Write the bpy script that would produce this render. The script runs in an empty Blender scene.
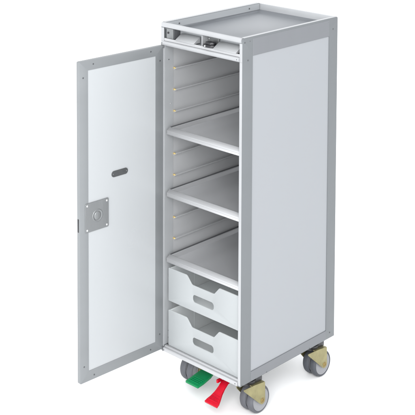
import bpy, bmesh, math, random
from mathutils import Vector, Matrix
random.seed(7)
S = bpy.context.scene
C = S.collection

# ------------------------------------------------------------------ camera
W, D = 0.302, 0.4052
ZT, ZB, ZF = 1.0310, 0.0982, -0.0065          # top of the rim, underside of the body, floor
cam = bpy.data.cameras.new('camera'); co = bpy.data.objects.new('camera', cam); C.objects.link(co)
fw = Vector((-0.68784785, 0.72253233, -0.06937125))
rt = Vector((0.724083, 0.68970164, 0.0039325))
up = Vector((-0.05068683, 0.04752558, 0.99758316))
M = Matrix((rt, up, -fw)).transposed().to_4x4()
M.translation = Vector((2.29345369, -2.22549648, 1.69405188))
co.matrix_world = M
cam.sensor_fit = 'HORIZONTAL'; cam.sensor_width = 36.0
cam.lens = 36.0 * 2.82092269
cam.shift_y = -0.83105324
cam.clip_start = 0.05; cam.clip_end = 200
S.camera = co

# ------------------------------------------------------------------ light
w = bpy.data.worlds.new('World'); S.world = w; w.use_nodes = True
bg = w.node_tree.nodes['Background']
bg.inputs['Color'].default_value = (0.97, 0.985, 1.0, 1); bg.inputs['Strength'].default_value = 1.28
def area(name, loc, target, size, power, col=(1, 1, 1)):
    l = bpy.data.lights.new(name, 'AREA'); l.shape = 'SQUARE'; l.size = size; l.energy = power; l.color = col
    o = bpy.data.objects.new(name, l); C.objects.link(o); o.location = loc
    o.rotation_euler = (Vector(target) - Vector(loc)).to_track_quat('-Z', 'Y').to_euler()
    return o
area('softbox_key', (2.5, -2.7, 2.5), (0.2, 0.0, 0.3), 2.2, 125)
area('softbox_front', (0.9, -3.2, 0.55), (0.15, 0.1, 0.2), 1.0, 26)
S.view_settings.view_transform = 'Standard'; S.view_settings.look = 'None'
S.view_settings.exposure = 0.3; S.view_settings.gamma = 1.0

# ------------------------------------------------------------------ materials
def mat(name, col, rough=0.5, metal=0.0, noise=0.05, nscale=(6, 6, 6), rvar=0.08, bump=0.0, bscale=(300, 300, 300),
        spec=0.5, trans=0.0, sss=0.0, coat=0.0, detail=2):
    m = bpy.data.materials.new(name); m.use_nodes = True
    nt = m.node_tree; n = nt.nodes; L = nt.links; b = n['Principled BSDF']
    b.inputs['Metallic'].default_value = metal
    b.inputs['Specular IOR Level'].default_value = spec
    b.inputs['Coat Weight'].default_value = coat
    if sss:
        b.inputs['Subsurface Weight'].default_value = sss; b.inputs['Subsurface Radius'].default_value = (.01, .01, .01)
        b.inputs['Subsurface Scale'].default_value = 0.5
    b.inputs['Transmission Weight'].default_value = trans
    tc = n.new('ShaderNodeTexCoord'); mp = n.new('ShaderNodeMapping'); mp.inputs['Scale'].default_value = nscale
    L.new(tc.outputs['Object'], mp.inputs['Vector'])
    t = n.new('ShaderNodeTexNoise'); t.inputs['Scale'].default_value = 1.0; t.inputs['Detail'].default_value = 2
    t.inputs['Roughness'].default_value = 0.6
    L.new(mp.outputs['Vector'], t.inputs['Vector'])
    r = n.new('ShaderNodeMapRange'); r.clamp = False; r.inputs['From Min'].default_value = .3; r.inputs['From Max'].default_value = .7
    r.inputs['To Min'].default_value = 1 - noise; r.inputs['To Max'].default_value = 1 + noise
    L.new(t.outputs['Fac'], r.inputs['Value'])
    mx = n.new('ShaderNodeVectorMath'); mx.operation = 'SCALE'; mx.inputs[0].default_value = col
    L.new(r.outputs['Result'], mx.inputs['Scale']); L.new(mx.outputs['Vector'], b.inputs['Base Color'])
    r2 = n.new('ShaderNodeMapRange'); r2.clamp = False; r2.inputs['From Min'].default_value = .3; r2.inputs['From Max'].default_value = .7
    r2.inputs['To Min'].default_value = max(0.02, rough - rvar); r2.inputs['To Max'].default_value = rough + rvar
    L.new(t.outputs['Fac'], r2.inputs['Value']); L.new(r2.outputs['Result'], b.inputs['Roughness'])
    if bump:
        mp2 = n.new('ShaderNodeMapping'); mp2.inputs['Scale'].default_value = bscale
        L.new(tc.outputs['Object'], mp2.inputs['Vector'])
        t2 = n.new('ShaderNodeTexNoise'); t2.inputs['Scale'].default_value = 1.0; t2.inputs['Detail'].default_value = 3
        L.new(mp2.outputs['Vector'], t2.inputs['Vector'])
        bp = n.new('ShaderNodeBump'); bp.inputs['Strength'].default_value = bump; bp.inputs['Distance'].default_value = 0.001
        L.new(t2.outputs['Fac'], bp.inputs['Height']); L.new(bp.outputs['Normal'], b.inputs['Normal'])
    return m

ALU = mat('anodised_aluminium', (.150, .160, .168), .42, .35, .03, (5, 5, 14), .06, .12, (900, 900, 30))
ALU_RAIL = mat('anodised_aluminium_rail', (.165, .172, .184), .42, .35, .03, (5, 14, 5), .06, .12, (900, 30, 900))
BRIGHT = mat('bright_aluminium', (.36, .367, .378), .34, .25, .03, (12, 8, 8), .06, .1, (30, 900, 900))
DOORALU = mat('door_frame_aluminium', (.182, .192, .199), .42, .12, .03, (5, 5, 14), .06, .12, (900, 900, 30))
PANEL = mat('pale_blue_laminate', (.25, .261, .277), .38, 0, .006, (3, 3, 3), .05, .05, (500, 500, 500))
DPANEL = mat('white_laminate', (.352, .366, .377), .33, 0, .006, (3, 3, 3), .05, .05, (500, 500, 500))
LINER = mat('inner_wall_aluminium', (.385, .39, .398), .40, .2, .05, (14, 1.5, 9), .06)
TRAY = mat('brushed_tray_aluminium', (.180, .190, .206), .30, .3, .03, (3, 14, 3), .02)
SHELF = mat('shelf_aluminium', (.68, .687, .70), .23, .65, .03, (9, .8, 9), .03)
LIP = mat('shelf_lip_aluminium', (.385, .39, .40), .34, .3, .03, (4, 20, 20), .05, .1, (20, 900, 900))
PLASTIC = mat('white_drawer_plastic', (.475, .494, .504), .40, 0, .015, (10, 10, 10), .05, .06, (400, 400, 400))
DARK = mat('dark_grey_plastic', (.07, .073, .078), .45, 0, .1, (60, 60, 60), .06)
SLOT = mat('grey_vent_plastic', (.050, .053, .056), .5, 0, .1, (90, 90, 90), .06)
BLACK = mat('black_plastic', (.015, .015, .018), .35, 0, .1, (60, 60, 60), .06)
STEEL = mat('plate_steel', (.21, .218, .223), .36, .6, .05, (30, 30, 8), .06, .15, (400, 400, 60))
RIVET = mat('rivet_steel', (.10, .105, .11), .4, .6, .05)
SCREW = mat('bright_screw', (.72, .73, .73), .3, .7, .05)
BRASS = mat('zinc_yellow_steel', (.26, .235, .12), .30, .75, .16, (35, 35, 35), .1, .2, (200, 200, 200))
BOLT = mat('yellow_bolt_steel', (.26, .20, .085), .35, .6, .1, (60, 60, 60))
GOLD = mat('brass_runner_stop', (.62, .47, .20), .35, .5, .08, (60, 60, 60))
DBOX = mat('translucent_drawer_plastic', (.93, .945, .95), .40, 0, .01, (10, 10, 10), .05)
def translucent(m, f):
    nt = m.node_tree; b = nt.nodes['Principled BSDF']; out = nt.nodes['Material Output']
    tr = nt.nodes.new('ShaderNodeBsdfTranslucent'); tr.inputs['Color'].default_value = (.9, .92, .92, 1)
    mx = nt.nodes.new('ShaderNodeMixShader'); mx.inputs[0].default_value = f
    nt.links.new(b.outputs[0], mx.inputs[1]); nt.links.new(tr.outputs[0], mx.inputs[2]); nt.links.new(mx.outputs[0], out.inputs['Surface'])
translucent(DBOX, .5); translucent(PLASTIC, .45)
BACKRIM = mat('back_rim_aluminium', (.43, .44, .452), .34, .2, .03, (12, 8, 8), .06)
HOLD = mat('card_holder_aluminium', (.30, .307, .315), .45, .1, .03, (12, 8, 8), .05)
RIMIN = mat('inner_rim_aluminium', (.36, .375, .39), .4, .2, .03, (4, 4, 12), .05)
JAMB = mat('jamb_aluminium', (.31, .32, .33), .42, .15, .03, (5, 5, 14), .06)
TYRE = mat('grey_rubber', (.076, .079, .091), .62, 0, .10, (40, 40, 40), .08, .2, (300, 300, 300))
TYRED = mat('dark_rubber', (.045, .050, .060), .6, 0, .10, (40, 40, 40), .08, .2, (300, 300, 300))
DISC = mat('light_grey_wheel_plastic', (.22, .224, .240), .42, 0, .05, (40, 40, 40), .06)
GREEN = mat('green_plastic', (.001, .17, .055), .4, 0, .08, (50, 50, 50), .07, .15, (250, 250, 250), spec=.25)
RED = mat('red_plastic', (.42, .001, .014), .4, 0, .08, (50, 50, 50), .07, .15, (250, 250, 250), spec=.25)
FLOOR = mat('white_studio_floor', (.93, .935, .94), .7, 0, .005, (1, 1, 1), .03)

# ------------------------------------------------------------------ helpers
def box(bm, a, b, bev=0.0, seg=2, mi=0):
    t = bmesh.new()
    r = bmesh.ops.create_cube(t, size=1)
    c = [(a[i] + b[i]) / 2 for i in range(3)]; s = [abs(b[i] - a[i]) for i in range(3)]
    for v in t.verts: v.co = Vector((c[0] + v.co.x * s[0], c[1] + v.co.y * s[1], c[2] + v.co.z * s[2]))
    if bev: bmesh.ops.bevel(t, geom=t.edges[:], offset=min(bev, min(s) * .49), segments=seg, profile=.5, affect='EDGES')
    merge(bm, t, mi)
def merge(bm, t, mi=0):
    for f in t.faces: f.material_index = mi
    me = bpy.data.meshes.new('t'); t.to_mesh(me); t.free(); bm.from_mesh(me); bpy.data.meshes.remove(me)
def prism(bm, pts, axis, a, b, bev=0.0, seg=2, mi=0):
    """pts: 2D outline in the two other axes (in x,y,z order), extruded along axis from a to b"""
    t = bmesh.new()
    def mk(p, v):
        q = list(p); q.insert(axis, v); return t.verts.new(q)
    A = [mk(p, a) for p in pts]; B = [mk(p, b) for p in pts]
    n = len(pts)
    t.faces.new(A); t.faces.new(B[::-1])
    for i in range(n): t.faces.new((A[i], B[i], B[(i + 1) % n], A[(i + 1) % n]))
    bmesh.ops.recalc_face_normals(t, faces=t.faces[:])
    if bev: bmesh.ops.bevel(t, geom=t.edges[:], offset=bev, segments=seg, profile=.5, affect='EDGES')
    merge(bm, t, mi)
def ring(bm, axis, outer, inner, a, b, mi=0):
    """plate with a hole: outer and inner outlines with the same number of points"""
    t = bmesh.new(); n = len(outer)
    def mk(p, v):
        q = list(p); q.insert(axis, v); return t.verts.new(q)
    oA = [mk(p, a) for p in outer]; oB = [mk(p, b) for p in outer]; iA = [mk(p, a) for p in inner]; iB = [mk(p, b) for p in inner]
    for i in range(n):
        j = (i + 1) % n
        t.faces.new((oA[i], oA[j], iA[j], iA[i])); t.faces.new((oB[i], iB[i], iB[j], oB[j]))
        t.faces.new((oA[i], oB[i], oB[j], oA[j])); t.faces.new((iA[i], iA[j], iB[j], iB[i]))
    bmesh.ops.recalc_face_normals(t, faces=t.faces[:]); merge(bm, t, mi)
def lathe(bm, prof, centre, axis, n=48, mi=0):
    """prof: (radius, along) pairs revolved round axis"""
    t = bmesh.new(); rows = []
    for r, h in prof:
        row = []
        for k in range(n):
            a = 2 * math.pi * k / n; p = [r * math.cos(a), r * math.sin(a)]; p.insert(axis, h)
            row.append(t.verts.new([p[i] + centre[i] for i in range(3)]))
        rows.append(row)
    for i in range(len(rows) - 1):
        for k in range(n):
            t.faces.new((rows[i][k], rows[i][(k + 1) % n], rows[i + 1][(k + 1) % n], rows[i + 1][k]))
    t.faces.new(rows[0]); t.faces.new(rows[-1][::-1])
    bmesh.ops.recalc_face_normals(t, faces=t.faces[:]); merge(bm, t, mi)
def cyl(bm, c, axis, r, a, b, n=32, bev=0.0, mi=0):
    if bev: lathe(bm, [(r - bev, a), (r, a + bev), (r, b - bev), (r - bev, b)], c, axis, n, mi)
    else: lathe(bm, [(r, a), (r, b)], c, axis, n, mi)
def obj(name, bm, mats, parent=None, smooth=35, label=None):
    me = bpy.data.meshes.new(name); bm.to_mesh(me); bm.free()
    for m in (mats if isinstance(mats, (list, tuple)) else [mats]): me.materials.append(m)
    o = bpy.data.objects.new(name, me); C.objects.link(o)
    if smooth:
        for p in me.polygons: p.use_smooth = True
        me.set_sharp_from_angle(angle=math.radians(smooth))
    if parent:
        o.parent = parent
        if parent.type == 'EMPTY': o.matrix_parent_inverse = Matrix.Translation(-parent.location)
    if label: o['label'] = label
    return o
def thing(name, label, cat, loc, group=None):
    o = bpy.data.objects.new(name, None); C.objects.link(o); o.location = loc
    o.empty_display_size = .05
    o['label'] = label; o['category'] = cat
    if group: o['group'] = group
    return o
def rrect(x0, z0, x1, z1, r, k=6):
    out = []
    for cx, cz, a0 in ((x1 - r, z1 - r, 0), (x0 + r, z1 - r, 90), (x0 + r, z0 + r, 180), (x1 - r, z0 + r, 270)):
        for i in range(k + 1):
            a = math.radians(a0 + 90 * i / k); out.append((cx + r * math.cos(a), cz + r * math.sin(a)))
    return out
def rivet(parent, c, axis, sign, r=.0026, h=.0010, m=None, name='rivet'):
    bm = bmesh.new()
    lathe(bm, [(r, 0), (r * .95, sign * h * .5), (r * .6, sign * h), (r * .2, sign * h * 1.05)], c, axis, 16)
    return obj(name, bm, m or RIVET, parent)

# ------------------------------------------------------------------ floor
bm = bmesh.new(); box(bm, (-30, -30, ZF - .05), (30, 30, ZF))
fl = obj('floor', bm, FLOOR, smooth=0); fl['kind'] = 'structure'

# ------------------------------------------------------------------ trolley body
T = thing('galley_trolley', 'tall narrow silver galley trolley with its door wide open, standing on white floor', 'trolley', (W / 2, D / 2, ZF))

def side(right):
    """frame of two posts and two rails, laminate panel, ribbed inner wall"""
    X = lambda v: (W - (v if v < .0094 else v - .0034)) if right else v
    s = 1 if right else -1
    def bx(bm, x0, x1, y0, y1, z0, z1, bev=0.0, seg=2, mi=0):
        a, b = sorted((X(x0), X(x1))); box(bm, (a, y0, z0), (b, y1, z1), bev, seg, mi)
    yf, yb, zt, zb = .0410, .3655, .9795, .1265
    bm = bmesh.new()
    # one plate with a window, bevelled outside edges, rounded upper corners
    r = .0075
    outer = rrect(0, ZB, D, ZT, r, 4); inner = []
    n = len(outer) // 4
    for cx, cz in ((yb, zt), (yf, zt), (yf, zb), (yb, zb)): inner += [(cx, cz)] * n
    # lower corners square
    fixed = []
    for i, (y, z) in enumerate(outer):
        q = i // n
        if q == 2: y, z = 0.0 + .002 * (i % n == n - 1), ZB + .002 * (i % n == 0)
        if q == 3: y, z = D - .002 * (i % n == 0), ZB + .002 * (i % n == n - 1)
        fixed.append((y, z))
    t = bmesh.new()
    def lay(pts, x): return [t.verts.new((X(x), p[0], p[1])) for p in pts]
    def shrink(pts, d):
        return [(min(max(y, d), D - d), min(max(z, ZB + d), ZT - d)) for y, z in pts]
    rows = [lay(inner, .0126), lay(inner, 0.0), lay(shrink(fixed, .0022), 0.0), lay(shrink(fixed, .0006), .0007),
            lay(fixed, .0024), lay(fixed, .0126)]
    N = len(fixed)
    for i in range(len(rows)):
        A = rows[i]; B = rows[(i + 1) % len(rows)]
        for k in range(N):
            j = (k + 1) % N
            vs = []
            for v in (A[k], A[j], B[j], B[k]):
                if all((v.co - u.co).length > 1e-7 for u in vs): vs.append(v)
            if len(vs) >= 3: t.faces.new(vs)
    bmesh.ops.remove_doubles(t, verts=t.verts[:], dist=1e-6)
    bmesh.ops.recalc_face_normals(t, faces=t.faces[:])
    # drop the upper part of the inside so that the tray rim is thin
    merge(bm, t)
    f = obj('side_frame', bm, ALU, T, 30)
    # rails carry their grain lengthwise: shallow cover strips over the rails
    bm = bmesh.new()
    bx(bm, -.0006, .001, yf + .0003, D - .04, ZB + .0025, zb - .0005, .0004, 1)
    obj('bottom_rail', bm, ALU_RAIL, f)
    bm = bmesh.new()
    bx(bm, -.0006, .001, yf + .0003, D - .0402, zt + .0005, ZT - .006, .0004, 1)
    obj('top_rail', bm, ALU_RAIL, f)
    bm = bmesh.new()  # brighter strips laid over the frame's front and top edges as painted highlights
    bx(bm, .0004, .0125, -.0008, .0004, ZB + .003, .9675 if right else 1.0165, .0004, 1)
    if right: bx(bm, .0004, .0093, -.0008, .0004, .9676, 1.0170, .0004, 1)
    bx(bm, .0003, .0124, .0062, D - .0062, ZT - .0006, ZT + .0006, .0005, 1)
    obj('edge_highlight', bm, BRIGHT, f)
    bm = bmesh.new()
    bx(bm, .0016, .0085, yf - .001, yb + .001, zb - .001, zt + .001)
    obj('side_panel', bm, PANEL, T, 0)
    for y, z in ((.022, .970), (.0095, 1.0185), (.3834, .998), (.3834, .115), (.0060, .1015)):
        rivet(f, (X(0), y, z), 0, s, .0022 if z > .11 else .0016)
    for y, z in ((.030, 1.0195), (.36, 1.02)):
        rivet(f, (X(.0), y, z), 0, s, .0013, .0006)
    for y in (.1056, .290):
        rivet(f, (X(-.0006), y, .1015), 0, s, .0016)
    # inner door jamb
    bm = bmesh.new(); bx(bm, .0126, .0138, .0006, .0345, ZB + .018, .9695, .0004, 1)
    j = obj('jamb', bm, JAMB, T, 30)
    for y, z in ((.017, .132), (.017, .152), (.024, .800), (.017, .925)):
        rivet(j, (X(.0138), y, z), 0, -s, .0018, .0006, SCREW if z == .8 else RIVET)
    # inner wall with pressed runners
    bm = bmesh.new(); bx(bm, .0086, .0129, .0346, D - .012, ZB + .012, .9699)
    wl = obj('inner_wall', bm, LINER, T, 0)
    for k in range(13):
        z = .8975 - .0607 * k
        if z < .14: break
        bm = bmesh.new()
        pr = [(X(.0128), z + .0012), (X(.0200), z + .0010), (X(.0206), z + .0024), (X(.0214), z + .0020), (X(.0210), z - .0010), (X(.0128), z - .0055)]
        prism(bm, pr, 1, .039, D - .0125)
        rn = obj('runner', bm, LINER, T, 0)
        bm = bmesh.new()
        prism(bm, [(X(.0130), z + .0032), (X(.0195), z + .0028), (X(.0205), z - .0004), (X(.0130), z - .0022)], 1, .0352, .0388, .0005, 1)
        obj('runner_stop', bm, GOLD, rn)
side(False); side(True)

bm = bmesh.new(); box(bm, (.0127, D - .010, ZB + .001), (W - .0093, D - .001, ZT - .03), .001)
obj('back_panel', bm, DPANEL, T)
bm = bmesh.new(); box(bm, (.0139, D - .0118, ZB + .01), (W - .0105, D - .0102, .99))
obj('inner_back_wall', bm, LINER, T, 0)
bm = bmesh.new(); box(bm, (.0112, .012, ZB + .0005), (W - .0094, D - .012, .1085))
obj('inner_floor', bm, LINER, T, 0)
bm = bmesh.new(); box(bm, (.0128, .031, .9700), (W - .0094, D - .012, .9730))
obj('inner_ceiling', bm, LINER, T, 0)

# sill
bm = bmesh.new()
prism(bm, [(.0115, ZB + .0002), (-.0015, ZB + .0002), (-.003, ZB + .0016), (-.003, .1075), (-.0018, .1095), (.0035, .1100), (.0045, .1112), (.0050, .1135), (.0115, .1135)], 0, .0128, W - .0094)
s_ = obj('sill', bm, LIP, T)
rivet(s_, (.0160, -.003, .103), 1, -1, .0016); rivet(s_, (W - .0165, -.003, .104), 1, -1, .0016)

# ------------------------------------------------------------------ top
bm = bmesh.new()
zf = 1.0055
inn = .0050
x0, x1, y0, y1 = .0127, W - .0093, .0315, D - .0060
t = bmesh.new()
bk = 2.2
def loop(d, z): return [t.verts.new(p) for p in ((x0 + d, y0 + d, z), (x1 - d, y0 + d, z), (x1 - d, y1 - d * bk, z), (x0 + d, y1 - d * bk, z))]
L0 = loop(0, zf + .0060); L1 = loop(.004, zf + .0018); L2 = loop(.0085, zf)
for A, B in ((L0, L1), (L1, L2)):
    for k in range(4): t.faces.new((A[k], A[(k + 1) % 4], B[(k + 1) % 4], B[k]))
t.faces.new(L2)
Bt = loop(0, zf - .003)
for k in range(4): t.faces.new((L0[k], L0[(k + 1) % 4], Bt[(k + 1) % 4], Bt[k]))
t.faces.new(Bt); bmesh.ops.recalc_face_normals(t, faces=t.faces[:]); merge(bm, t)
tray = obj('top_tray', bm, TRAY, T, 60)
# back rim (between the side frames)
bm = bmesh.new(); box(bm, (.0127, D - .0058, ZT - .031), (W - .0093, D - .0008, ZT - .0006), .0018)
obj('back_rim', bm, BACKRIM, T)
for xa in (.0125, W - .0100):
    bm = bmesh.new(); box(bm, (xa, .0057, 1.0118), (xa + .0008, D - .0062, ZT - .0010)); obj('rim_liner', bm, RIMIN, T, 0)
# front rim: rounded extrusion
bm = bmesh.new()
prism(bm, [(.0056, 1.0174), (.0010, 1.0174), (-.0012, 1.0186), (-.0020, 1.0205), (-.0018, 1.0280), (-.0006, 1.0304), (.0014, ZT + .0004), (.0042, ZT), (.0056, 1.0290)], 0, .0030, W - .0030)
fr = obj('front_rim', bm, BRIGHT, T, 50)
# head: recess behind card holders and latch
bm = bmesh.new()
box(bm, (.0128, .0285, .9735), (W - .0094, .0305, 1.0205))
box(bm, (.0128, .0058, 1.0180), (W - .0094, .0284, 1.0200))
box(bm, (.0128, .0032, .9735), (W - .0094, .0284, .9850))
head = obj('head_recess', bm, RIMIN, T, 0)
bm = bmesh.new(); box(bm, (.0128, -.0002, .9805), (W - .0094, .0031, .9882), .0006, 1)
obj('head_ledge', bm, LIP, T)
bm = bmesh.new()
prism(bm, [(.012, .9680), (-.0025, .9680), (-.0045, .9695), (-.0048, .9745), (-.0035, .9785), (.000, .9800), (.012, .9800)], 0, .0040, W - .0094, 0)
bar = obj('door_head_bar', bm, BRIGHT, T, 50)
rivet(bar, (.0085, -.0045, .9740), 1, -1, .0018); rivet(bar, (W - .0155, -.0045, .9740), 1, -1, .0014)
for xa, xb in ((.0590, .1290), (.2012, .2815)):
    bm = bmesh.new()
    # sloped plate with thin side webs
    prism(bm, [(-.0030, .9882), (-.0036, .9905), (.0215, 1.0050), (.0230, 1.0035), (.0230, .9882)], 0, xa, xb, .0006, 1)
    obj('card_holder', bm, HOLD, T, 40)
# key block
bm = bmesh.new(); box(bm, (.0195, .0015, .9885), (.0455, .0270, 1.0165), .0012)
kb = obj('lock_block', bm, STEEL, T)
bm = bmesh.new(); cyl(bm, (.0275, 0, 1.0045), 1, .0030, -.0002, .0020, 20); obj('keyhole', bm, BLACK, kb)
bm = bmesh.new(); box(bm, (.0462, .004, .9885), (.0478, .028, 1.017)); obj('divider_plate', bm, DARK, T)
bm = bmesh.new(); box(bm, (.1550, .0005, .9885), (.1572, .028, 1.0165), .0005, 1); obj('divider_plate', bm, BRIGHT, T)
# latch
bm = bmesh.new(); box(bm, (.1574, .0060, .9885), (.1975, .0280, .9915), .0006, 1)
box(bm, (.1574, .0225, .9916), (.1975, .0280, 1.0120), .0006, 1)
la = obj('latch_housing', bm, STEEL, T)
bm = bmesh.new()
prism(bm, [(.1600, .0015), (.1650, -.0040), (.1780, -.0060), (.1930, -.0040), (.1995, .0020), (.2000, .0110), (.1850, .0160), (.1640, .0140)], 2, .9884, .9955, .0014, 2)
prism(bm, [(.1680, .0020), (.1740, -.0030), (.1900, -.0030), (.1970, .0040), (.1960, .0150), (.1720, .0160)], 2, .9955, 1.0030, .0022, 2)
lv = obj('latch_lever', bm, BLACK, T)
bm = bmesh.new(); cyl(bm, (.1740, 0, .9925), 1, .0022, -.0078, -.0050, 16); obj('latch_pin', bm, SCREW, lv)
for z in (.998, 1.006): rivet(la, (.1620, .0225, z), 1, -1, .0016, .0008, SCREW)
# rivets inside the left rim
for y in (.058, .352):
    bm = bmesh.new(); cyl(bm, (0, y, 1.0205), 0, .0024, .0133, .0146, 14, .0004); obj('rivet', bm, DARK, T)

# ------------------------------------------------------------------ door (opened past a right angle)
PHI = 92.85
HX = .0108
DL, DT = .2915, .0118
dz0, dz1 = .1040, .9675
dr = Matrix.Translation((HX, -.0005, 0)) @ Matrix.Rotation(-math.radians(PHI), 4, 'Z')
# local: +x along the door from the hinge, inner face at y=0 facing +y?, thickness towards -y
def dobj(name, bm, m, parent, smooth=35):
    bm.transform(dr); return obj(name, bm, m, parent, smooth)
# after rotation by -PHI local +y points to world +x side
b_ = .0305
bm = bmesh.new()
outer = rrect(0, dz0, DL, dz1, .0045, 4)
t = bmesh.new(); n = len(outer) // 4; inner = []
for cx, cz in ((DL - .0290, dz1 - .0265), (.0290, dz1 - .0265), (.0290, dz0 + .0280), (DL - .0290, dz0 + .0280)): inner += [(cx, cz)] * n
def lay(pts, y): return [t.verts.new((p[0], y, p[1])) for p in pts]
def shr(pts, d): return [(min(max(x, d), DL - d), min(max(z, dz0 + d), dz1 - d)) for x, z in pts]
rows = [lay(inner, 0), lay(shr(outer, .0014), 0), lay(shr(outer, .0003), -.0005), lay(outer, -.0014), lay(outer, -DT + .0014),
        lay(shr(outer, .0014), -DT), lay(inner, -DT)]
for i in range(len(rows)):
    A = rows[i]; B = rows[(i + 1) % len(rows)]
    for k in range(len(outer)):
        j = (k + 1) % len(outer); vs = []
        for v in (A[k], A[j], B[j], B[k]):
            if all((v.co - u.co).length > 1e-7 for u in vs): vs.append(v)
        if len(vs) >= 3: t.faces.new(vs)
bmesh.ops.remove_doubles(t, verts=t.verts[:], dist=1e-6); bmesh.ops.recalc_face_normals(t, faces=t.faces[:]); merge(bm, t)
door = dobj('door', bm, DOORALU, T, 30)
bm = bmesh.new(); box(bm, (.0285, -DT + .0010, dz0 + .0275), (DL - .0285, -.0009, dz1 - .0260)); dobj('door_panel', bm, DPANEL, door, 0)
def driv(u, z, r=.0026, m=RIVET, name='rivet', y=0.0, h=.0008):
    bm = bmesh.new(); lathe(bm, [(r, 0), (r * .95, h * .5), (r * .6, h), (r * .2, h * 1.05)], (u, y, z), 1, 16); return dobj(name, bm, m, door)
for u, z in ((.0132, .9260), (.0465, .9565), (.2450, .9555), (.2785, .9235), (.0132, .1500), (.0470, .1165), (.2445, .1155), (.2780, .1480)):
    driv(u, z, .0023)
# lock plate
bm = bmesh.new(); prism(bm, rrect(.1953, .5085, .2738, .5870, .0035, 4), 1, 0.0, .0016, .0004, 1); lp = dobj('lock_plate', bm, STEEL, door)
for u, z in ((.2018, .5150), (.2675, .5150), (.2018, .5805), (.2675, .5805)):
    bm = bmesh.new(); lathe(bm, [(.0028, .0016), (.0026, .0024), (.0012, .0028)], (u, 0, z), 1, 14); o = dobj('screw', bm, SCREW, door)
bm = bmesh.new()
c = (.2330, 0, .5475)
lathe(bm, [(.0172, .0016), (.0168, .0024), (.0155, .0028), (.0138, .0022), (.0112, .0020), (.0104, .0030), (.0085, .0035), (.0005, .0037)], c, 1, 40)
dobj('lock_knob', bm, STEEL, door, 50)
# vent slot plate
bm = bmesh.new(); prism(bm, rrect(.1285, .6372, .1840, .6535, .0080, 8), 1, -.0010, .0012, .0003, 1)
dobj('vent_plate', bm, SLOT, door)
for u in (.1335, .1790):
    driv(u, .6455, .0016, STEEL, 'screw', .0012, .0005)
# latch slot on the free edge
bm = bmesh.new(); box(bm, (DL - .002, -.0088, .5140), (DL + .0006, -.0026, .5500), .001); dobj('latch_slot', bm, BLACK, door)
# hinges
for z0_, z1_ in ((.0985, .1036), (.1040, .1120), (.960, .9678)):
    bm = bmesh.new(); cyl(bm, (.0117, -.0018, 0), 2, .0022, z0_, z1_, 16, .0005); obj('hinge', bm, DARK, T)

# ------------------------------------------------------------------ casters
def lathe_tyre(bm, cx, half):
    R, r = .0375, .0304
    pr = [(r - .004, -half * .80), (r, -half * .86), (r + .003, -half), (R - .0035, -half * .96), (R - .0012, -half * .72), (R, -half * .30),
          (R, half * .30), (R - .0012, half * .72), (R - .0035, half * .96), (r + .003, half), (r, half * .86), (r - .004, half * .80)]
    lathe(bm, pr, (cx, 0, 0), 0, 72)
def caster(ax, ay, az, tyre, label=None, turn=0):
    """ax: centre between the two wheels; axle at (ax, ay, az)"""
    def tr(bm): bm.transform(Matrix.Translation((ax, ay, az)) @ Matrix.Rotation(math.radians(turn), 4, 'Z'))
    bm = bmesh.new(); ho = .0283
    pl = [(-.0745, .0565), (-.0280, .0535), (.0095, .0485), (.0105, .0250), (.0110, .0000), (.0085, -.0070), (.0030, -.0105), (-.0040, -.0100), (-.0110, -.0050), (-.0740, .0520)]
    pl2 = [(-.0420, .0545), (-.0280, .0535)] + pl[2:-1] + [(-.0400, .0270), (-.0440, .0400)]
    for s, pl in ((1, pl), (-1, pl2)):
        prism(bm, pl, 0, s * ho - .0013, s * ho + .0013, .0004, 1)
    # bridge of the fork, over the wheels
    prism(bm, [(-.0420, .0525), (-.0280, .0515), (.0093, .0465), (.0093, .0488), (-.0280, .0540), (-.0420, .0548)], 0, -ho + .0014, ho - .0014)
    tr(bm); f = obj('caster', bm, BRASS, T, 30, label)
    bm = bmesh.new()
    zt_ = ZB - az
    lathe(bm, [(.0225, .0520), (.0240, .0545), (.0240, zt_ - .004), (.0150, zt_ - .0005)], (0, -.030, 0), 2, 32)
    box(bm, (-.020, -.030, .0500), (.020, .0090, zt_ - .0006), .002)
    tr(bm); obj('swivel_housing', bm, BLACK, f)
    for s in (-1, 1):
        cx = s * .0128
        bm = bmesh.new(); lathe_tyre(bm, cx, .0108); tr(bm); obj('tyre', bm, tyre, f, 40)
        bm = bmesh.new()
        lathe(bm, [(.0306, -.0090), (.0300, -.0102), (.0285, -.0100), (.0268, -.0088), (.012, -.0080), (.0105, -.0100), (.0105, .0100), (.012, .0080), (.0268, .0088), (.0285, .0100), (.0300, .0102), (.0306, .0090)], (cx, 0, 0), 0, 48)
        tr(bm); obj('wheel_disc', bm, DISC, f, 40)
    bm = bmesh.new()
    cyl(bm, (0, 0, 0), 0, .0060, -.0318, .0318, 6, .0006); cyl(bm, (0, 0, 0), 0, .0080, -.0302, .0302, 24, .0003)
    cyl(bm, (0, 0, 0), 0, .0028, -.0350, .0350, 16, .0006)
    tr(bm); obj('axle_bolt', bm, BOLT, f)
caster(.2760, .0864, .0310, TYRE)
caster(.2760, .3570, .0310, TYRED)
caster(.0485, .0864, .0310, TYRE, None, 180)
caster(.0485, .3570, .0310, TYRED)

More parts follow.
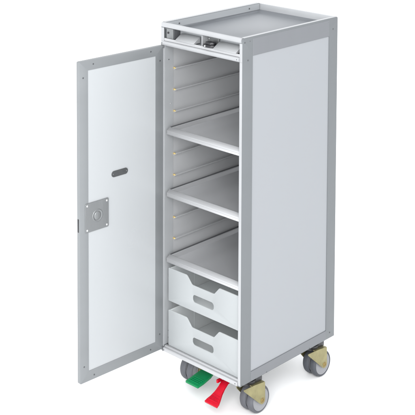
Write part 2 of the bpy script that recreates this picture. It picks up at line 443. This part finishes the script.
# ------------------------------------------------------------------ brake pedals and rod
bm = bmesh.new(); cyl(bm, (0, .060, .0730), 0, .0050, .085, .245, 20); obj('brake_rod', bm, STEEL, T)
def strip(bm, rows, th):
    """rows: (y, z, x_left, x_right): a bent plate of thickness th"""
    t = bmesh.new(); V = []
    for i, (y, z, xl, xr) in enumerate(rows):
        a = rows[max(i - 1, 0)]; b = rows[min(i + 1, len(rows) - 1)]
        d = Vector((0, b[0] - a[0], b[1] - a[1])).normalized(); nn = Vector((0, -d.z, d.y)) * (th / 2)
        if nn.z < 0: nn = -nn
        V.append([t.verts.new((xl, y + nn.y, z + nn.z)), t.verts.new((xr, y + nn.y, z + nn.z)), t.verts.new((xr, y - nn.y, z - nn.z)), t.verts.new((xl, y - nn.y, z - nn.z))])
    for i in range(len(V) - 1):
        for k in range(4): t.faces.new((V[i][k], V[i][(k + 1) % 4], V[i + 1][(k + 1) % 4], V[i + 1][k]))
    t.faces.new(V[0]); t.faces.new(V[-1][::-1]); bmesh.ops.recalc_face_normals(t, faces=t.faces[:])
    bmesh.ops.bevel(t, geom=[e for e in t.edges if e.calc_face_angle(0) > .6], offset=.0012, segments=2, profile=.5, affect='EDGES')
    merge(bm, t)
bm = bmesh.new()
strip(bm, [(-.0135, .0500, .1120, .1590), (.0100, .0525, .1110, .1590), (.0400, .0575, .1120, .1570), (.0660, .0660, .1180, .1520)], .0065)
for k in range(4): box(bm, (.1165, -.0070 + k * .0065, .0540 + k * .0007), (.1545, -.0045 + k * .0065, .0565 + k * .0007), .0006, 1)
obj('brake_pedal', bm, GREEN, T, 35, 'flat green pedal at the front')
bm = bmesh.new()
strip(bm, [(-.0285, .0320, .1990, .2440), (-.0190, .0365, .2000, .2430), (-.0080, .0420, .2035, .2380), (.0040, .0510, .2075, .2330), (.0160, .0610, .2095, .2310), (.0300, .0720, .2090, .2310), (.0560, .0760, .2090, .2310)], .0065)
for k in range(3): 
    y = -.0215 + k * .0075; z = .0372 + k * .0036
    box(bm, (.2040 + k * .001, y, z), (.2390 - k * .0015, y + .0026, z + .0046), .0007, 1)
box(bm, (.2030, .0120, .0705), (.2090, .0300, .0800), .0015)
obj('brake_pedal', bm, RED, T, 35, 'flared red pedal tilted down')

# ------------------------------------------------------------------ shelves
def shelf(z, label):
    t = thing('tray_shelf', label, 'shelf', (W / 2, .2, z - .012), 'metal tray shelves resting on the runners')
    xa, xb, yb = .0215, W - .0181, D - .018
    bm = bmesh.new()
    # pan: floor with raised turned-out edges at the sides and back
    box(bm, (xa + .002, .0175, z - .0085), (xb - .002, yb - .001, z - .0072))
    for e, q in ((xa, 1), (xb, -1)):
        prism(bm, [(e, z - .0100), (e, z + .0015), (e + q * .0022, z + .0017), (e + q * .0042, z + .0004), (e + q * .0085, z - .0058), (e + q * .0105, z - .0069), (e + q * .0105, z - .0100)], 1, .0175, yb)
    prism(bm, [(yb, z - .0100), (yb, z + .0015), (yb - .002, z + .0017), (yb - .008, z - .0058), (yb - .010, z - .0069), (yb - .010, z - .0100)], 0, xa + .0107, xb - .0107)
    obj('pan', bm, SHELF, t, 50)
    for sa, sb in ((xa - .0050, xa - .0002), (xb + .0002, xb + .0050)):  # dark strips added as the shadow line between tray edge and wall
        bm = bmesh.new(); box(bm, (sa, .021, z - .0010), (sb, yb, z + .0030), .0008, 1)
        obj('side_shade_strip', bm, DARK, t)
    bm = bmesh.new()
    prism(bm, [(.0185, z - .0070), (.0185, z + .0020), (.0160, z + .0032), (.0050, z - .0040), (.0036, z - .0065), (.0040, z - .0078), (.0052, z - .0084), (.0044, z - .0094), (.0040, z - .0150), (.0060, z - .0160), (.0080, z - .0150), (.0100, z - .0090)], 0, .0190, W - .0106, .0004, 1)
    obj('front_lip', bm, LIP, t, 40)
    return t
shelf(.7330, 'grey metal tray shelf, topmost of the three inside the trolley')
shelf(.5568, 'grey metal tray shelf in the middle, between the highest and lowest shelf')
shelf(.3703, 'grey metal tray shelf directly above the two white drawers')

# ------------------------------------------------------------------ drawers
def drawer(z0, z1, label):
    t = thing('drawer', label, 'drawer', (W / 2, .2, z0), 'white plastic drawers at the bottom of the trolley')
    xa, xb = .0205, W - .0116; yf, yb = .0100, D - .030; th = .0026
    H_ = z1 - z0
    zc = z1 - .0215
    # front with a stepped cut-out at the top and a hand slot: bridged outline
    outl = [(xa, z0 + .002), (xa, z1 - .0020), (xa + .002, z1), (.0905, z1 + .0005), (.0945, z1 - .0015), (.1110, zc + .0015), (.1150, zc),
            (.1925, zc), (.1965, zc + .0010), (.2135, z1 - .0010), (.2170, z1 + .0005), (xb - .002, z1), (xb, z1 - .002), (xb, z0 + .002), (xb - .002, z0), (xa + .002, z0)]
    slot = rrect(.1150, z0 + (z1 - z0) * .235 + .0195 - .0195 * (H_ < 1) + .0, .1945, z0 + (z1 - z0) * .235 + .0215, .0090, 6)
    dz = (z1 - .0470) - max(p[1] for p in slot)
    slot = [(x, z + dz) for x, z in slot]
    bm = bmesh.new()
    eo, ei = [], []
    m2 = bmesh.new()
    def vs(pts): return [m2.verts.new((x, yf, z)) for x, z in pts]
    A = vs(outl); B = vs(slot)
    E_ = []
    for P_ in (A, B):
        for i in range(len(P_)): E_.append(m2.edges.new((P_[i], P_[(i + 1) % len(P_)])))
    bmesh.ops.triangle_fill(m2, use_beauty=True, use_dissolve=False, edges=E_)
    bmesh.ops.recalc_face_normals(m2, faces=m2.faces[:])
    ex = bmesh.ops.extrude_face_region(m2, geom=m2.faces[:])
    for v in ex['geom']:
        if isinstance(v, bmesh.types.BMVert): v.co.y += th
    bmesh.ops.recalc_face_normals(m2, faces=m2.faces[:])
    bnd = [e for e in m2.edges if e.calc_face_angle(0) > 1.2 and abs(e.verts[0].co.y - yf) < 1e-6 and abs(e.verts[1].co.y - yf) < 1e-6]
    bmesh.ops.bevel(m2, geom=bnd, offset=.0007, segments=2, profile=.5, affect='EDGES')
    merge(bm, m2)
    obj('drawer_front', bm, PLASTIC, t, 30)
    bm = bmesh.new()
    ya = yf + th + .0001
    box(bm, (xa + .003, ya, z0 + .003), (xb - .003, yb, z0 + .0055))
    box(bm, (xa + .001, ya, z0 + .0056), (xa + .0032, yb, z1 - .004), .0005, 1)
    box(bm, (xb - .0032, ya, z0 + .0056), (xb - .001, yb, z1 - .004), .0005, 1)
    box(bm, (xa + .0033, yb - .0024, z0 + .0056), (xb - .0033, yb, z1 - .004), .0005, 1)
    for s_x in (xa + .0001, xb - .0045):
        box(bm, (s_x, ya, z1 - .0039), (s_x + .0044, yb + .001, z1 - .0018), .0006, 1)
    for y in (.11, .21, .31):
        box(bm, (xa + .0033, y, z0 + .0056), (xa + .0042, y + .0018, z1 - .006))
        box(bm, (xb - .0042, y, z0 + .0056), (xb - .0033, y + .0018, z1 - .006))
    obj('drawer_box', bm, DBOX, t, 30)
drawer(.2430, .3370, 'white plastic drawer with notched front, upper of the two')
drawer(.1145, .2165, 'white plastic drawer with notched front, lowest, just above the sill')
